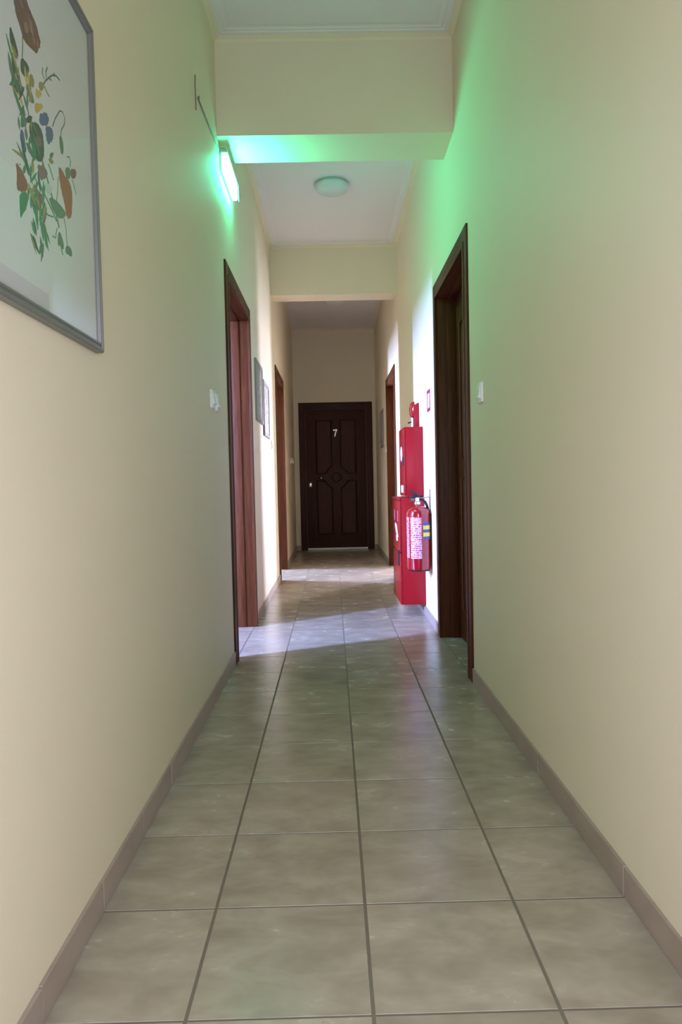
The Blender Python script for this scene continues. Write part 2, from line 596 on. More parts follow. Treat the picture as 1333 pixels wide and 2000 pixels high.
# skirting: one ceramic strip for each tile length
SK_H, SK_D = 0.070, 0.008


def skirting(name, P, runs, label, xaxis=False):
    root = struct_root(name, (0, 0, 0), label)
    for a, b in runs:
        cuts = [a] + [TY0 + k * TILE for k in range(-9, 28) if a + 0.02 < TY0 + k * TILE < b - 0.02] + [b] if not xaxis else [a, b]
        for u, v in zip(cuts, cuts[1:]):
            h = SK_H + random.uniform(-0.0012, 0.0012)
            p, q = P(-0.002, u + 0.0015, 0), P(SK_D + random.uniform(-0.0006, 0.0006), v - 0.0015, 0)
            MB().box(min(p[0], q[0]), max(p[0], q[0]), min(p[1], q[1]), max(p[1], q[1]), 0.0006, h, 0.0012).build('tile', 'skirting_tile', root)
    return root


skirting('baseboard_left', left, [(0.2, DOOR_L1[0]), (DOOR_L1[1], DOOR_L2[0]), (DOOR_L2[1], YF)], 'ceramic skirting tiles along the wall with the big botanical picture')
skirting('baseboard_right', right, [(0.2, DOOR_R1[0]), (DOOR_R1[1], DOOR_R2[0]), (DOOR_R2[1], YF)], 'ceramic skirting tiles along the wall with the fire cabinets')
skirting('baseboard_far', lambda d, u, v: (u, YF - d, v), [(XL + 0.01, FDX - 0.535), (FDX + 0.535, XR - 0.01)],
         'short ceramic skirting pieces beside the numbered end door', True)


# side rooms that the open doors lead to, with the windows the daylight comes through
def side_room(tag, x0, x1, y0, y1, win, label):
    z1 = 2.85
    struct(MB().box(x0, x1, y0, y1, -0.08, -0.012).build('floor_' + tag, 'floor_tile'), 'tiled floor of ' + label)
    struct(MB().box(x0, x1, y0, y1, z1, z1 + 0.1).build('ceiling_' + tag, 'ceiling_paint'), 'white ceiling of ' + label)
    sides = {'w': (lambda d, u, v: (x0 - d, u, v), y0, y1), 'e': (lambda d, u, v: (x1 + d, u, v), y0, y1),
             's': (lambda d, u, v: (u, y0 - d, v), x0, x1), 'n': (lambda d, u, v: (u, y1 + d, v), x0, x1)}
    skip = 'e' if x1 < 0 else 'w'
    names = {'w': 'outer', 'e': 'outer', 's': 'front', 'n': 'rear'}
    for k, (P, a, b) in sides.items():
        if k == skip:
            continue
        opens = [win[1:]] if k == win[0] else []
        wall_with('wall_%s_%s' % (tag, names[k]), P, [a, b], [-0.08, z1], opens, 'plain cream wall of ' + label, 0.1)


side_room('near_room', -4.20, XL - WT - 0.001, 0.6, 6.3, ('w', 2.10, 2.40, 1.18, 2.66), 'the bright room behind the nearer open doorway')
side_room('far_room', -3.40, XL - WT - 0.001, 6.45, 9.9, ('w', 7.90, 8.20, 0.83, 2.57), 'the bright room behind the open doorway before the end')
side_room('opposite_room', XR + WT + 0.001, 3.4, 6.2, 10.12, ('n', 2.49, 3.07, 0.18, 1.72), 'the room behind the open doorway past the fire cabinets')


# ------------------------------------------------------------------ doors
def panel_outlines(w):
    """four door panels with a concave quarter cut around the middle ring, in leaf coords (u from axis, z above ring centre)"""
    out = []
    i, o_, hi, lo, r = 0.066, w * 0.322, 0.828, 0.055, 0.168
    for su in (-1, 1):
        for sv in (-1, 1):
            a0 = math.asin(lo / r); a1 = math.acos(i / r)
            arc = [(r * math.cos(a0 + (a1 - a0) * k / 6), r * math.sin(a0 + (a1 - a0) * k / 6)) for k in range(7)]
            pts = arc + [(i, hi), (o_, hi), (o_, lo)]
            out.append([(su * u, sv * v) for u, v in pts])
    return out


def leaf_panels(P2, leaf, w, zc, mat, mould, depth=0.004):
    """P2(u, depth, z) -> world; adds raised panels, their mouldings and the ring to a leaf"""
    for pts in panel_outlines(w):
        cu = sum(p[0] for p in pts) / len(pts); cv = sum(p[1] for p in pts) / len(pts)
        ins = [(cu + (u - cu) * 0.86, cv + (v - cv) * 0.955) for u, v in pts]
        t = bmesh.new()
        rows = [[t.verts.new(P2(u, d, zc + v)) for u, v in ring] for ring, d in ((ins, -0.002), (ins, depth))]
        n = len(ins)
        t.faces.new(rows[0]); t.faces.new(rows[1])
        for k in range(n):
            t.faces.new((rows[0][k], rows[0][(k + 1) % n], rows[1][(k + 1) % n], rows[1][k]))
        bmesh.ops.recalc_face_normals(t, faces=t.faces[:])
        m = MB(); m._add(t)
        m.build('panel', mat, leaf)
        MB().tube([P2(u, 0.004, zc + v) for u, v in pts], 0.012, 6, True).build('moulding', mould, leaf, True)
    ring = [P2(0.065 * math.cos(2 * math.pi * k / 28), 0.003, zc + 0.065 * math.sin(2 * math.pi * k / 28)) for k in range(28)]
    MB().tube(ring, 0.009, 6, True).build('ring_moulding', mould, leaf, True)


def side_door(n, P, d, label, closed):
    """P(depth into corridor, y, z); casing on the corridor face, lining through the wall, leaf"""
    y0, y1 = d
    root = struct_root('door_%d' % n, P(0, (y0 + y1) / 2, 0), label)

    def bx(name, da, db, ya, yb, za, zb, mat='door_wood', bev=0.002, par=root):
        p, q = P(da, ya, za), P(db, yb, zb)
        return MB().box(min(p[0], q[0]), max(p[0], q[0]), ya, yb, za, zb, bev).build(name, mat, par, True)
    c = CAS
    for (a, b, a2, b2) in ((y0, y0 + c, y0 + c - 0.022, y0 + c + 0.004), (y1 - c, y1, y1 - c - 0.004, y1 - c + 0.022)):
        o = bx('casing', -0.004, 0.010, a, b, 0.001, ZD, bev=0.003)
        bx('bead', 0.008, 0.0135, a2 if a == y0 else b2 - 0.026, (a2 + 0.026) if a == y0 else b2, 0.001, ZD - c + 0.022, par=o)
    h = bx('head_casing', -0.004, 0.0098, y0 + c, y1 - c, ZD - c, ZD, 'door_wood_across', 0.003)
    bx('bead', 0.008, 0.0135, y0 + c, y1 - c, ZD - c - 0.004, ZD - c + 0.022, 'door_wood_across', par=h)
    # lining with a rebate strip
    for a, b, s0, s1 in ((y0 + 0.05, y0 + c, y0 + c, y0 + c + 0.008), (y1 - c, y1 - 0.05, y1 - c - 0.008, y1 - c)):
        o = bx('jamb', -WT - 0.004, -0.002, a, b, 0.001, ZD - 0.05)
        bx('door_stop', -0.112, -0.060, s0, s1, 0.001, ZD - c, par=o)
    h = bx('head_jamb', -WT - 0.004, -0.002, y0 + c, y1 - c, ZD - c, ZD - 0.05, 'door_wood_across')
    bx('door_stop', -0.112, -0.060, y0 + c + 0.008, y1 - c - 0.008, ZD - c - 0.008, ZD - c, 'door_wood_across', par=h)
    ya, yb = y0 + c + 0.003, y1 - c - 0.003
    if closed:
        leaf = bx('leaf', -0.156, -0.114, ya, yb, 0.008, ZD - c - 0.004, bev=0.0015)
        mid = (ya + yb) / 2
        leaf_panels(lambda u, dep, z: P(-0.114 + dep, mid + u, z), leaf, yb - ya, 1.03, 'door_wood', 'door_wood')
        # lever handle on a long plate
        hx = ya + 0.075
        bx('handle_plate', -0.115, -0.110, hx - 0.02, hx + 0.02, 0.92, 1.16, 'steel', 0.002, leaf)
        MB().tube([P(-0.112, hx, 1.10), P(-0.075, hx, 1.10), P(-0.062, hx + 0.012, 1.10), P(-0.060, hx + 0.12, 1.098)], 0.009, 8).build('lever', 'steel', leaf, True)
    else:
        # leaf swung right round into the side room, out of the light's way
        far_hinge = closed is None
        yh = yb if far_hinge else ya
        p, q = P(-WT - 0.006, 0, 0), P(-WT - 0.006 - (yb - ya), 0, 0)
        t0, t1 = (yh + 0.0, yh + 0.042) if far_hinge else (yh - 0.042, yh)
        leaf = MB().box(min(p[0], q[0]), max(p[0], q[0]), t0, t1, 0.008, ZD - c - 0.004, 0.0015).build('leaf', 'door_wood', root, True)
        face = t0 if far_hinge else t1
        sg = -1 if far_hinge else 1
        mid = (p[0] + q[0]) / 2
        leaf_panels(lambda u, dep, z: (mid + u, face + sg * dep, z), leaf, yb - ya, 1.03, 'door_wood', 'door_wood')
        lx = q[0] + (0.075 if q[0] < p[0] else -0.075)
        dx = 0.12 if q[0] < p[0] else -0.12
        MB().tube([(lx, face, 1.10), (lx, face + sg * 0.045, 1.10), (lx + dx, face + sg * 0.05, 1.098)], 0.009, 8).build('lever', 'steel', leaf, True)
    return root


side_door(1, left, DOOR_L1, 'brown wooden doorway standing open beside two light switches, daylight on its floor', None)
side_door(2, right, DOOR_R1, 'brown wooden doorway with a closed recessed leaf, beside the fire extinguisher', True)
side_door(3, left, DOOR_L2, 'brown wooden doorway standing open past the two small framed sketches', None)
side_door(4, right, DOOR_R2, 'brown wooden doorway standing open past the red fire cabinets', False)

# the dark door number seven at the end
root = struct_root('door_5', (FDX, YF, 0), 'dark brown panelled door with a white number seven at the corridor end')
for sx in (-1, 1):
    a, b = sorted((FDX + sx * 0.44, FDX + sx * 0.533))
    o = MB().box(a, b, YF - 0.016, YF + 0.004, 0.001, 2.137, 0.003).build('casing', 'dark_wood', root, True)
    a, b = sorted((FDX + sx * 0.436, FDX + sx * 0.462))
    MB().box(a, b, YF - 0.022, YF - 0.012, 0.001, 2.062, 0.002).build('bead', 'dark_wood', o, True)
    a, b = sorted((FDX + sx * 0.44, FDX + sx * 0.469))
    MB().box(a, b, YF + 0.002, YF + 0.19, 0.001, 2.068, 0.001).build('jamb', 'dark_wood', root)
o = MB().box(FDX - 0.44, FDX + 0.44, YF - 0.0158, YF + 0.004, 2.042, 2.137, 0.003).build('head_casing', 'dark_wood_across', root, True)
MB().box(FDX - 0.436, FDX + 0.436, YF - 0.022, YF - 0.012, 2.038, 2.062, 0.002).build('bead', 'dark_wood_across', o, True)
MB().box(FDX - 0.44, FDX + 0.44, YF + 0.002, YF + 0.19, 2.04, 2.068, 0.001).build('head_jamb', 'dark_wood_across', root)
LY = YF + 0.030
leaf = MB().box(FDX - 0.437, FDX + 0.437, LY, LY + 0.042, 0.026, 2.037, 0.002).build('leaf', 'dark_wood', root, True)
leaf_panels(lambda u, d, z: (FDX + u, LY - d, z), leaf, 0.88, 1.056, 'dark_wood', 'dark_moulding')
SEV = [(-0.030, 0.036), (-0.022, 0.052), (-0.010, 0.046), (0.004, 0.050), (0.030, 0.054), (0.030, 0.036), (0.016, 0.004), (0.008, -0.030), (0.002, -0.054),
       (-0.012, -0.054), (-0.010, -0.030), (0.000, 0.004), (0.012, 0.034), (-0.006, 0.032), (-0.018, 0.026)]
o = MB().prism([(FDX - 0.008 + x, 1.700 + z) for x, z in SEV], 'y', LY - 0.010, LY - 0.001).build('number', 'door_number_white', leaf)
o['label'] = 'white raised number 7'
MB().lathe([(0.026, 0.0), (0.026, -0.006), (0.010, -0.010), (0.010, -0.030), (0.022, -0.038), (0.025, -0.050), (0.017, -0.060), (0.0, -0.062)],
           (FDX - 0.225, LY, 1.047), 'y', 20).build('knob', 'black_plastic', leaf, True)
MB().lathe([(0.007, -0.060), (0.007, -0.065), (0.0, -0.066)], (FDX - 0.222, LY, 1.051), 'y', 12).build('knob_cap', 'steel', leaf, True)
o = MB().box(FDX - 0.402, FDX - 0.362, LY - 0.008, LY + 0.001, 0.925, 0.985, 0.003).build('lock_plate', 'steel', leaf, True)
MB().lathe([(0.011, 0.0), (0.011, -0.008), (0.0, -0.009)], (FDX - 0.382, LY - 0.007, 0.960), 'y', 12).build('lock_cylinder', 'chrome', leaf, True)
MB().box(FDX - 0.43, FDX + 0.42, LY - 0.012, LY + 0.001, 0.004, 0.030, 0.002).build('draught_strip', 'white_plastic', leaf)


# ------------------------------------------------------------------ pictures
def picture(name, P, y0, y1, z0, z1, prof, fmat, pmat, label, edge=None, pane=True):
    root = thing(name, P(0, (y0 + y1) / 2, z0), label, 'picture')
    MB().ring_frame(P, y0, y1, z0, z1, prof).build('frame', fmat, root)
    ins = max(p[0] for p in prof) - 0.002

    def slab(nm, d0, d1, i, mat, par):
        p, q = P(d0, 0, 0), P(d1, 0, 0)
        return MB().box(min(p[0], q[0]), max(p[0], q[0]), y0 + i, y1 - i, z0 + i, z1 - i).build(nm, mat, par)
    slab('backing', 0.001, 0.004, 0.004, 'frame_dark', root)
    pd = max(p[1] for p in prof) * 0.55
    paper = slab('paper', 0.004, pd, ins, pmat, root)
    if pane:
        slab('pane', pd + 0.0015, pd + 0.0025, ins, 'picture_glass', root)
    return root, paper, pd


PROF = [(0.0, 0.0), (0.0, 0.016), (0.003, 0.020), (0.008, 0.020), (0.010, 0.0165), (0.013, 0.0165), (0.015, 0.019), (0.019, 0.019), (0.022, 0.012), (0.022, 0.0)]
pic, paper, pd = picture('framed_botanical_print', left, 1.10, 1.662, 1.262, 1.992, PROF, 'frame_pewter', 'paper',
                         'large pewter-framed botanical print of flowers and leaves hung high on the wall', True)
POLYS = [["brown",[[-0.1198,0.1888],[-0.0768,0.2182],[-0.0621,0.205],[-0.0468,0.1949],[-0.0238,0.189],[-0.0112,0.176],[-0.002,0.162],[-0.0257,0.131],[-0.0428,0.1291],[-0.0823,0.1214],[-0.0934,0.137],[-0.1105,0.1495],[-0.1178,0.168]]],["tan",[[-0.0779,0.1591],[-0.0626,0.1635],[-0.057,0.1544],[-0.0668,0.1412],[-0.0772,0.1436]]],["dgreen",[[-0.1359,0.1166],[-0.1204,0.1045],[-0.1051,0.0853],[-0.1125,0.0705],[-0.1291,0.0723],[-0.1389,0.0932]]],["dgreen",[[-0.0916,0.088],[-0.0725,0.0899],[-0.0599,0.0864],[-0.0682,0.0668],[-0.0818,0.0579],[-0.0973,0.0583],[-0.1003,0.0711]]],["dgreen",[[-0.1238,0.0549],[-0.1079,0.0536],[-0.0991,0.0389],[-0.0908,0.0276],[-0.1014,0.0127],[-0.1168,0.011],[-0.131,0.0174],[-0.1405,0.0198],[-0.1291,0.039]]],["olive",[[-0.0644,0.0726],[-0.0504,0.0823],[-0.0399,0.0754],[-0.0459,0.0583],[-0.0593,0.0574]]],["olive",[[-0.0183,0.0875],[0.0063,0.0973],[0.0028,0.0859],[-0.0104,0.0712],[-0.0218,0.0743]]],["yellow",[[-0.0364,0.0645],[-0.0125,0.0738],[-0.0087,0.0646],[-0.0239,0.0518],[-0.0376,0.0509]]],["yellow",[[-0.0411,0.038],[-0.0076,0.0511],[-0.0033,0.0457],[-0.0235,0.0306],[-0.0339,0.0178],[-0.047,0.0221]]],["green",[[-0.0817,0.0468],[-0.0635,0.0587],[-0.0578,0.0491],[-0.0476,0.0401],[-0.0439,0.032],[-0.0622,0.025],[-0.0743,0.0348]]],["blue",[[-0.0216,0.0259],[0.0036,0.0427],[0.0207,0.0438],[0.0222,0.033],[0.0111,0.0198],[-0.0165,0.0061],[-0.0253,0.011]]],["blue",[[0.0035,0.016],[0.0343,0.0293],[0.0436,0.0202],[0.0396,0.0045],[0.0152,-0.0147],[0.0038,-0.0068]]],["blue",[[-0.113,-0.0488],[-0.098,-0.0414],[-0.0911,-0.0576],[-0.0862,-0.0731],[-0.0978,-0.0855],[-0.1073,-0.0758]]],["green",[[-0.0935,-0.0145],[-0.0785,-0.0122],[-0.0818,-0.0245],[-0.0977,-0.0377],[-0.1102,-0.0405]]],["dgreen",[[-0.0655,-0.011],[-0.0351,0.0042],[-0.0125,-0.0014],[-0.0052,-0.0253],[-0.0102,-0.0532],[-0.0327,-0.0689],[-0.0553,-0.068],[-0.0665,-0.0459],[-0.0735,-0.0276]]],["plum",[[-0.0469,-0.0256],[-0.0232,-0.016],[-0.0148,-0.027],[-0.03,-0.0397],[-0.0462,-0.0417]]],["olive",[[-0.1528,-0.0979],[-0.1288,-0.091],[-0.0958,-0.0864],[-0.079,-0.0877],[-0.1006,-0.0939],[-0.1293,-0.0964]]],["red",[[-0.1344,-0.11],[-0.1108,-0.1151],[-0.0849,-0.1298],[-0.0927,-0.1455],[-0.1229,-0.1595],[-0.1345,-0.1556],[-0.1303,-0.1297]]],["leaf",[[-0.1229,-0.1595],[-0.0883,-0.1437],[-0.0931,-0.1733],[-0.1136,-0.1927],[-0.1229,-0.2049],[-0.1249,-0.1821]]],["leaf",[[-0.0762,-0.1289],[-0.0617,-0.1384],[-0.0455,-0.1578],[-0.05,-0.1817],[-0.071,-0.1675],[-0.0777,-0.1448]]],["red",[[-0.0665,-0.1175],[-0.0423,-0.1231],[-0.0216,-0.1251],[-0.0306,-0.1455],[-0.0462,-0.1655],[-0.0537,-0.148]]],["plum",[[-0.0424,-0.0751],[-0.0136,-0.0641],[0.0075,-0.0701],[-0.0012,-0.0853],[-0.0262,-0.0988],[-0.0395,-0.0923]]],["orange",[[0.0648,-0.0304],[0.0968,-0.0356],[0.1275,-0.0402],[0.1367,-0.0659],[0.1265,-0.1097],[0.0993,-0.1239],[0.0907,-0.0984],[0.0737,-0.0768],[0.063,-0.0491]]],["red",[[0.1309,-0.0064],[0.1584,0.0036],[0.1668,-0.0035],[0.15,-0.0213],[0.1289,-0.026]]],["green",[[0.0982,-0.0217],[0.1251,-0.0068],[0.1296,-0.0195],[0.1223,-0.0351],[0.1022,-0.0374]]],["green",[[0.0189,-0.0285],[0.0403,-0.0147],[0.0367,-0.0262],[0.0229,-0.0383]]],["olive",[[0.0104,-0.0401],[0.0361,-0.0323],[0.038,-0.0393],[0.0195,-0.0475]]],["green",[[0.0058,-0.115],[0.0418,-0.1065],[0.0788,-0.1081],[0.1003,-0.1143],[0.0652,-0.1364],[0.0389,-0.1373],[0.0169,-0.128]]],["pale",[[-0.0793,-0.0915],[-0.0567,-0.0832],[-0.0536,-0.0984],[-0.0683,-0.1138],[-0.0808,-0.1083]]],["pale",[[-0.0068,-0.0934],[0.0183,-0.0868],[0.0274,-0.0966],[0.0059,-0.113],[-0.0081,-0.1073]]],["green",[[0.0548,-0.1612],[0.0675,-0.1689],[0.0771,-0.1818],[0.073,-0.1953],[0.0575,-0.1883],[0.0462,-0.1961],[0.0453,-0.1785]]],["green",[[0.0882,-0.1801],[0.1057,-0.1743],[0.1197,-0.178],[0.1212,-0.1922],[0.1037,-0.1947],[0.0839,-0.1959]]],["green",[[0.0734,0.0306],[0.0848,0.0382],[0.0944,0.0245],[0.0926,0.0053],[0.0809,-0.002],[0.0741,0.0109]]],["green",[[-0.1224,-0.1089],[-0.1102,-0.1087],[-0.1206,-0.1116]]]]
LINES = [["green",1.4,[[-0.0849,0.1282],[-0.0867,0.1077],[-0.0906,0.0877]]],["green",1.8,[[-0.1034,0.0129],[-0.0923,-0.0015],[-0.0869,-0.0111]]],["green",1.6,[[-0.0861,0.0213],[-0.0748,0.0059],[-0.0679,-0.0141]]],["green",1.4,[[-0.0045,0.0838],[0.0117,0.1042],[0.0469,0.1345],[0.0686,0.1458],[0.0873,0.1473]]],["green",1.4,[[0.007,0.1053],[-0.0019,0.1117],[0.0015,0.1231]]],["green",1.4,[[0.0174,0.1131],[0.016,0.1238],[0.0246,0.1373]]],["green",1.2,[[0.0279,0.1199],[0.0432,0.1227]]],["green",1.2,[[0.0495,0.135],[0.0608,0.1463]]],["olive",1.6,[[0.0057,0.0913],[0.0174,0.0862],[0.0295,0.0841]]],["green",1.1,[[0.0397,0.033],[0.0547,0.0552],[0.0813,0.0847],[0.0981,0.0904],[0.1085,0.0834],[0.1043,0.069],[0.0859,0.0488],[0.0818,0.0347]]],["green",1.2,[[0.1123,0.0082],[0.1271,0.0139],[0.1324,0.0089],[0.1281,-0.0055]]],["green",1.2,[[0.1376,-0.0265],[0.1484,-0.0368],[0.1591,-0.0494]]],["green",2.6,[[-0.0179,-0.0594],[0.0039,-0.0832],[0.0261,-0.1108],[0.0417,-0.1342],[0.0553,-0.1561]]],["green",1.8,[[0.0118,-0.051],[0.0256,-0.0623],[0.0348,-0.072]]],["green",1.8,[[-0.0405,-0.1039],[-0.0138,-0.1172],[0.0189,-0.1331],[0.043,-0.1476]]],["green",1.4,[[0.0825,-0.126],[0.0919,-0.143],[0.093,-0.1601],[0.0967,-0.1794]]],["green",1.1,[[0.0445,-0.1599],[0.038,-0.1731],[0.0345,-0.1832],[0.019,-0.1846]]],["green",1.6,[[0.0577,-0.1863],[0.0694,-0.2046]]],["olive",1.3,[[0.0598,-0.0545],[0.0544,-0.0836],[0.047,-0.1065]]],["green",1.2,[[-0.0215,-0.1486],[-0.0002,-0.1519],[0.0278,-0.1453]]],["green",1.4,[[-0.0666,-0.0949],[-0.05,-0.1079],[-0.0233,-0.1172]]]]

def ink_shape(name, pts, k, lift):
    MB().prism([(1.375 + u, 1.622 + v) for u, v in pts], 'x', XL + pd - 0.0004, XL + pd + lift).build(name, 'ink_' + k, paper)


for n, (k, pts) in enumerate(POLYS):
    # soften the outline: one round of corner cutting
    q = []
    for a, b in zip(pts, pts[1:] + pts[:1]):
        q += [[a[0] * 0.75 + b[0] * 0.25, a[1] * 0.75 + b[1] * 0.25], [a[0] * 0.25 + b[0] * 0.75, a[1] * 0.25 + b[1] * 0.75]]
    flower = k in ('blue', 'plum', 'red', 'yellow', 'orange', 'brown')
    amp = 0.0034 if k in ('blue', 'plum', 'yellow') else (0.0024 if flower else 0.0012)
    cu, cv = sum(p[0] for p in q) / len(q), sum(p[1] for p in q) / len(q)
    q2 = []
    for a, b in zip(q, q[1:] + q[:1]):                              # hand-drawn ragged petals and leaf edges
        mu, mv = (a[0] + b[0]) / 2, (a[1] + b[1]) / 2
        d = math.hypot(mu - cu, mv - cv) or 1
        g = random.uniform(-amp, amp * 0.5)
        q2 += [a, ((mu + (mu - cu) / d * g), (mv + (mv - cv) / d * g))]
    q = q2
    nm = 'painted_leaf' if k in ('dgreen', 'green', 'leaf', 'olive', 'pale') else ('painted_bud' if k in ('brown', 'tan') else 'painted_flower')
    ink_shape(nm, q, k, 0.0003 + 0.00001 * n)
for n, (k, w, pts) in enumerate(LINES):
    hw = w * 0.0012
    L, Rr = [], []
    for i, p in enumerate(pts):
        a, b = pts[max(i - 1, 0)], pts[min(i + 1, len(pts) - 1)]
        dx, dy = b[0] - a[0], b[1] - a[1]
        m = math.hypot(dx, dy) or 1
        L.append((p[0] - dy / m * hw, p[1] + dx / m * hw)); Rr.append((p[0] + dy / m * hw, p[1] - dx / m * hw))
    ink_shape('painted_stem', L + Rr[::-1], k, 0.0003 + 0.00001 * n)

for n in range(16):
    f = n / 15.0
    cu, cv = -0.098 + 0.078 * f + random.uniform(-0.016, 0.016), 0.196 - 0.050 * f + random.uniform(-0.010, 0.010)
    r_ = random.uniform(0.006, 0.010)
    ink_shape('painted_scale', [(cu - r_ * 0.4, cv + r_), (cu + r_ * 0.5, cv + r_ * 0.3), (cu + r_ * 0.7, cv - r_), (cu - r_ * 0.2, cv - r_ * 0.5)], random.choice(('tan', 'plum')), 0.0008 + 0.00001 * n)
# small leaves and florets of the bouquet, along its main stems
for n in range(84):
    f = random.random()
    cu, cv = -0.105 + 0.075 * f + random.uniform(-0.042, 0.042), 0.075 - 0.31 * f + random.uniform(-0.02, 0.02)
    if not -0.16 < cu < 0.10:
        continue
    an = math.radians(random.choice((-62, -48, -100, -125)) + random.uniform(-20, 20))
    ln, wd = random.uniform(0.010, 0.024), random.uniform(0.0028, 0.0058)
    pts = [(cu + math.cos(an) * ln * x - math.sin(an) * wd * y, cv + math.sin(an) * ln * x + math.cos(an) * wd * y)
           for x, y in ((-1, 0), (-0.45, 0.9), (0.2, 1.0), (1, 0), (0.3, -0.9), (-0.4, -0.8))]
    k = random.choice(('green', 'dgreen', 'green', 'olive', 'leaf', 'green', 'plum' if f > 0.4 else 'yellow'))
    ink_shape('painted_leaf' if k not in ('plum', 'yellow') else 'painted_flower', pts, k, 0.0007 + 0.00001 * n)

SP = [(0.0, 0.0), (0.0, 0.013), (0.004, 0.016), (0.026, 0.014), (0.030, 0.010), (0.030, 0.0)]
picture('framed_sketch', left, 5.11, 5.585, 1.425, 1.868, SP, 'frame_sage', 'sketch_paper',
        'small sage-framed sketch next to the open doorway, the higher of two', pane=False)
picture('framed_sketch', left, 5.655, 6.125, 1.350, 1.795, SP, 'frame_sage', 'sketch_paper_pale',
        'small sage-framed sketch with pale print, the lower of two past the open doorway', pane=False)
picture('framed_sketch', right, 8.72, 9.16, 1.405, 1.865, [(0.0, 0.0), (0.0, 0.012), (0.004, 0.015), (0.022, 0.013), (0.026, 0.009), (0.026, 0.0)], 'frame_taupe', 'sketch_paper',
        'small taupe-framed picture on the shaded wall close to the numbered end door', pane=False)


# ------------------------------------------------------------------ switches
def switch(P, y0, y1, z0, z1, label, group=None, rock=1):
    root = thing('light_switch', P(0, (y0 + y1) / 2, z0), label, 'light switch', group)

    def bx(nm, d0, d1, a, b, c, e, bev, par):
        p, q = P(d0, 0, 0), P(d1, 0, 0)
        return MB().box(min(p[0], q[0]), max(p[0], q[0]), a, b, c, e, bev).build(nm, 'white_plastic', par, True)
    bx('plate', -0.001, 0.009, y0, y1, z0, z1, 0.0025, root)
    m = 0.016
    t = MB()
    pts = [(0.008, z0 + m), (0.019, z0 + m + 0.004), (0.013, (z0 + z1) / 2), (0.011, z1 - m), (0.008, z1 - m)]
    s = 1 if P is left else -1
    X = XL if P is left else XR
    t.prism([(X + s * d, z) for d, z in pts], 'y', y0 + m, y1 - m)
    t.build('rocker', 'white_plastic', root)


switch(left, 3.205, 3.290, 1.305, 1.388, 'white wall switch by the open doorway, the one farther from its frame')
switch(left, 3.330, 3.415, 1.302, 1.385, 'white wall switch by the open doorway, the one closer to its frame')
switch(right, 3.010, 3.095, 1.285, 1.370, 'white wall switch beside the closed doorway, on the green-tinted wall')
switch(left, 6.365, 6.450, 1.275, 1.355, 'white wall switch on the bright wall past the two small sketches')
switch(left, 9.26, 9.345, 1.235, 1.315, 'white wall switch in shade, the outer of two near the numbered end door')
switch(left, 9.74, 9.825, 1.245, 1.325, 'white wall switch in shade, the one closer to the numbered end door')
switch(right, 8.262, 8.345, 1.305, 1.385, 'white wall switch past the open doorway behind the fire cabinets')

# ------------------------------------------------------------------ round ceiling lamps, switched off
for (x, y, lb) in ((0.045, 5.37, 'round opal ceiling lamp, unlit, between the two beams'), (0.062, 8.62, 'round opal ceiling lamp, unlit, half hidden behind the farther beam')):
    root = thing('ceiling_lamp', (x, y, ZC), lb, 'lamp', 'round ceiling lamps')
    MB().lathe([(0.112, 0.001), (0.116, -0.004), (0.116, -0.022), (0.112, -0.026), (0.0, -0.026)], (x, y, ZC), 'z', 48).build('base_plate', 'lamp_base', root, True)
    prof = [(0.126, -0.020)] + [(0.126 * math.cos(a), -0.026 - 0.062 * math.sin(a)) for a in [i * math.pi / 2 / 12 for i in range(13)]]
    MB().lathe(prof, (x, y, ZC), 'z', 48).build('shade', 'opal_shade', root, True)

# ------------------------------------------------------------------ green emergency lamp on the wall
root = thing('emergency_lamp', left(0, 3.89, 2.56), 'glowing green emergency lamp on the wall under the beam, with a trailing cord', 'lamp')
MB().box(XL - 0.001, XL + 0.012, 3.69, 4.085, 2.565, 2.648, 0.002).build('housing', 'lamp_housing', root)
MB().box(XL + 0.012, XL + 0.040, 3.695, 4.08, 2.562, 2.644, 0.006).build('diffuser', 'green_diffuser', root, True)
MB().box(XL + 0.006, XL + 0.045, 3.685, 4.09, 2.649, 2.657, 0.002).build('top_rail', 'clear_rail', root)
MB().box(XL + 0.041, XL + 0.044, 3.76, 4.09, 2.556, 2.560, 0.001).build('lower_rail', 'cord_grey', root)
MB().box(XL + 0.044, XL + 0.047, 4.082, 4.09, 2.556, 2.652, 0.001).build('end_rail', 'clear_rail', root)
MB().tube([(XL + 0.006, 3.70, 2.655), (XL + 0.006, 3.70, 2.675), (XL + 0.016, 3.70, 2.686), (XL + 0.032, 3.70, 2.683), (XL + 0.038, 3.70, 2.672), (XL + 0.038, 3.70, 2.655)],
          0.004, 8).build('bracket', 'steel', root, True)
MB().tube([(XL + 0.004, 3.66, 2.650), (XL + 0.004, 3.52, 2.640), (XL + 0.0035, 3.36, 2.628), (XL + 0.0035, 3.20, 2.615), (XL + 0.004, 3.115, 2.607), (XL + 0.006, 3.104, 2.612), (XL + 0.006, 3.112, 2.622)],
          0.0028, 8).build('cord', 'cord_grey', root, True)
MB().lathe([(0.007, -0.001), (0.007, 0.004), (0.003, 0.006), (0.0, 0.006)], (XL, 3.112, 2.614), 'x', 12).build('cord_clip', 'cord_grey', root, True)
MB().tube([(XL + 0.001, 3.052, 2.655), (XL + 0.006, 3.034, 2.662), (XL + 0.009, 3.012, 2.655), (XL + 0.011, 2.999, 2.636), (XL + 0.011, 2.992, 2.606), (XL + 0.010, 3.000, 2.578), (XL + 0.008, 3.018, 2.552), (XL + 0.003, 3.046, 2.530)],
          0.0022, 8).build('loose_wire', 'cord_grey', root, True)

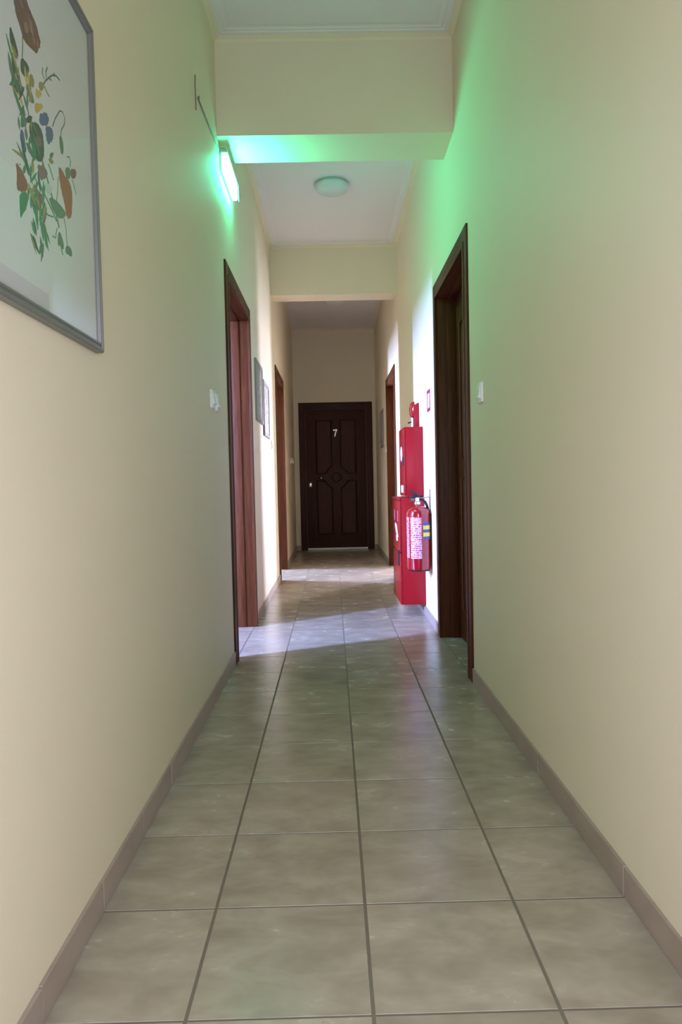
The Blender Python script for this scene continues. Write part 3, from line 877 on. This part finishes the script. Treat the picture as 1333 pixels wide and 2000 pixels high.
# ------------------------------------------------------------------ fire point on the opposite wall
# lower hose cabinet
cx0, cy0, cy1, cz0, cz1 = 0.468, 4.99, 5.56, 0.084, 0.846
root = thing('fire_hose_cabinet', (XR, (cy0 + cy1) / 2, cz0), 'tall red metal fire cabinet low on the wall behind the extinguisher', 'fire cabinet')
MB().box(cx0 + 0.014, XR, cy0, cy1, cz0, cz1, 0.003).build('body', 'red_metal', root, True)
d = MB().box(cx0, cx0 + 0.013, cy0 + 0.002, cy1 - 0.002, cz0 + 0.002, 0.452, 0.003).build('door', 'red_metal', root, True)
d2 = MB().box(cx0, cx0 + 0.013, cy0 + 0.002, cy1 - 0.002, 0.458, cz1 - 0.022, 0.003).build('door', 'red_metal', root, True)
MB().box(cx0 - 0.003, cx0 + 0.013, cy0 + 0.001, cy1 - 0.001, cz1 - 0.019, cz1, 0.002).build('top_lip', 'red_metal', root, True)
MB().prism([(5.10, 0.560), (5.16, 0.552), (5.30, 0.592), (5.36, 0.640), (5.30, 0.655), (5.20, 0.640), (5.17, 0.600)], 'x', cx0 - 0.0012, cx0 + 0.0004).build('hose_sign', 'white_print', d2)
MB().prism([(5.14, 0.530), (5.24, 0.520), (5.28, 0.560), (5.20, 0.572)], 'x', cx0 - 0.0012, cx0 + 0.0004).build('nozzle_sign', 'white_print', d2)
MB().box(cx0 - 0.012, cx0 + 0.001, 5.035, 5.055, 0.36, 0.47, 0.002).build('latch', 'black_plastic', d)
for yy in (5.12, 5.38):
    MB().box(cx0 - 0.001, cx0 + 0.0004, yy, yy + 0.012, 0.67, 0.75).build('print_line', 'pink_sign', d2)

# upper cabinet
ux0, uy0, uy1, uz0, uz1 = 0.510, 5.01, 5.36, 0.856, 1.343
root = thing('fire_equipment_cabinet', (XR, (uy0 + uy1) / 2, uz0), 'narrower red metal fire cabinet mounted directly above the tall lower one', 'fire cabinet')
MB().box(ux0 + 0.013, XR, uy0, uy1, uz0, uz1, 0.003).build('body', 'red_metal', root, True)
d = MB().box(ux0, ux0 + 0.012, uy0 + 0.002, uy1 - 0.002, uz0 + 0.002, uz1 - 0.002, 0.003).build('door', 'red_metal', root, True)
el = [(5.20 + 0.065 * math.cos(a), 1.160 + 0.055 * math.sin(a)) for a in [i * math.pi / 10 for i in range(20)]]
MB().prism(el, 'x', ux0 - 0.0012, ux0 + 0.0004).build('oval_sticker', 'white_print', d)
MB().box(ux0 - 0.0012, ux0 + 0.0004, 5.09, 5.26, 0.878, 0.932).build('square_sticker', 'cream_print', d)
MB().box(ux0 - 0.010, ux0 + 0.001, 5.035, 5.05, 1.07, 1.13, 0.002).build('latch', 'black_plastic', d)

# alarm bell above it
root = thing('alarm_bell', (XR, 5.27, 1.36), 'small red alarm bell on the wall above the upper fire cabinet', 'alarm bell')
MB().prism([(0.612, 1.362), (0.612, 1.470), (0.618, 1.520), (0.628, 1.528), (0.640, 1.530), (XR, 1.533), (XR, 1.350), (0.618, 1.350)], 'y', 5.205, 5.335, 0.002).build('base', 'red_metal', root, True)
MB().lathe([(0.0, -0.030), (0.020, -0.0295), (0.040, -0.026), (0.054, -0.017), (0.062, -0.004), (0.063, 0.004), (0.058, 0.004)], (0.612, 5.268, 1.487), 'x', 32).build('gong', 'red_gloss', root, True)
MB().lathe([(0.009, 0.0), (0.009, 0.078), (0.006, 0.082), (0.0, 0.082)], (0.600, 5.235, 1.345), 'z', 16).build('tube', 'white_plastic', root, True)
MB().tube([(0.598, 5.235, 1.399), (0.582, 5.232, 1.393), (0.566, 5.230, 1.388)], [0.004, 0.005, 0.006], 8).build('lever', 'black_plastic', root, True)

# sign plate
root = thing('wall_sign', right(0, 4.67, 1.415), 'small pale sign plate with a dark red border above the fire extinguisher', 'sign')
MB().box(XR - 0.003, XR + 0.001, 4.60, 4.745, 1.415, 1.555).build('plate', 'pink_sign', root)
MB().ring_frame(right, 4.60, 4.745, 1.415, 1.555, [(0.0, 0.0025), (0.0, 0.0042), (0.022, 0.0042), (0.022, 0.0025)]).build('border', 'sign_border', root)

# extinguisher hung on its wall hook
ex, ey, er = 0.5635, 4.68, 0.0785
root = thing('wall_hook', (XR, ey, 0.80), 'thin steel wall hook carrying the fire extinguisher', 'hook')
MB().box(XR - 0.004, XR + 0.001, ey - 0.018, ey + 0.018, 0.745, 0.905, 0.0015).build('plate', 'steel', root)
MB().tube([(XR - 0.003, ey, 0.852), (XR - 0.03, ey, 0.850), (ex + 0.030, ey, 0.848), (ex + 0.018, ey, 0.846)], 0.0035, 8).build('arm', 'steel', root, True)
root = thing('fire_extinguisher', (ex, ey, 0.37), 'red fire extinguisher with white printed label hanging in front of the red cabinets', 'fire extinguisher')
prof = [(0.0, 0.376), (0.050, 0.376), (0.066, 0.371), (0.0745, 0.376), (er, 0.390), (er, 0.742)]
prof += [(0.020 + (er - 0.020) * math.cos(a), 0.742 + 0.050 * math.sin(a)) for a in [i * math.pi / 2 / 8 for i in range(1, 9)]]
prof += [(0.020, 0.806), (0.0, 0.806)]
MB().lathe(prof, (ex, ey, 0), 'z', 48).build('cylinder', 'red_gloss', root, True)
MB().lathe([(0.060, 0.368), (0.068, 0.366), (0.072, 0.372), (0.060, 0.378)], (ex, ey, 0), 'z', 40).build('foot_ring', 'black_plastic', root, True)
MB().lathe([(0.016, 0.804), (0.021, 0.806), (0.021, 0.822), (0.015, 0.826), (0.015, 0.850), (0.0, 0.852)], (ex - 0.004, ey, 0), 'z', 20).build('valve', 'chrome', root, True)
MB().lathe([(0.0, -0.002), (0.014, 0.0), (0.014, 0.020), (0.0, 0.022)], (ex - 0.048, ey - 0.004, 0.832), 'x', 16).build('gauge', 'chrome', root, True)
# squeeze levers
MB().prism([(ex - 0.056, 0.842), (ex - 0.050, 0.858), (ex - 0.018, 0.866), (ex + 0.014, 0.862), (ex + 0.016, 0.850), (ex - 0.030, 0.846)], 'y', ey - 0.011, ey + 0.011, 0.002).build('carry_handle', 'black_plastic', root, True)
MB().prism([(ex + 0.016, 0.858), (ex + 0.004, 0.868), (ex - 0.026, 0.890), (ex - 0.054, 0.904), (ex - 0.058, 0.897), (ex - 0.036, 0.880), (ex - 0.022, 0.862), (ex + 0.006, 0.852)], 'y', ey - 0.010, ey + 0.010, 0.002).build('squeeze_lever', 'black_plastic', root, True)
MB().tube([(ex + 0.008, ey, 0.838), (ex + 0.030, ey + 0.004, 0.836), (ex + 0.048, ey + 0.004, 0.820), (ex + 0.060, ey + 0.008, 0.796), (ex + 0.0705, ey + 0.050, 0.770), (ex + 0.074, ey + 0.056, 0.700),
           (ex + 0.074, ey + 0.056, 0.520), (ex + 0.074, ey + 0.056, 0.400)], 0.0085, 10).build('hose', 'black_rubber', root, True)
MB().lathe([(0.0105, 0.410), (0.0105, 0.385), (0.0095, 0.352), (0.0, 0.352)], (ex + 0.073, ey + 0.056, 0), 'z', 14).build('nozzle', 'white_plastic', root, True)


def wrap(name, a0, a1, z0, z1, mat, lift=0.0006):
    """printed patch wrapped round the cylinder between two angles (degrees; 270 faces the photographer)"""
    t = bmesh.new()
    n = 16
    lo, hi = [], []
    for i in range(n + 1):
        a = math.radians(a0 + (a1 - a0) * i / n)
        c, s = (er + lift) * math.cos(a), (er + lift) * math.sin(a)
        lo.append(t.verts.new((ex + c, ey + s, z0))); hi.append(t.verts.new((ex + c, ey + s, z1)))
    for i in range(n):
        t.faces.new((lo[i], lo[i + 1], hi[i + 1], hi[i]))
    bmesh.ops.recalc_face_normals(t, faces=t.faces[:])
    m = MB(); m._add(t)
    return m.build(name, mat, root, True)


wrap('instruction_label', 222, 278, 0.452, 0.724, 'extinguisher_label')
wrap('side_print', 186, 214, 0.452, 0.722, 'extinguisher_side_print')
wrap('blue_sticker', 287, 332, 0.576, 0.690, 'blue_label')
for z0, z1 in ((0.596, 0.622), (0.642, 0.668)):
    wrap('yellow_band', 286, 332, z0, z1, 'yellow_label', 0.0009)

for o in COL.objects:
    if '_loc' in o:
        del o['_loc']
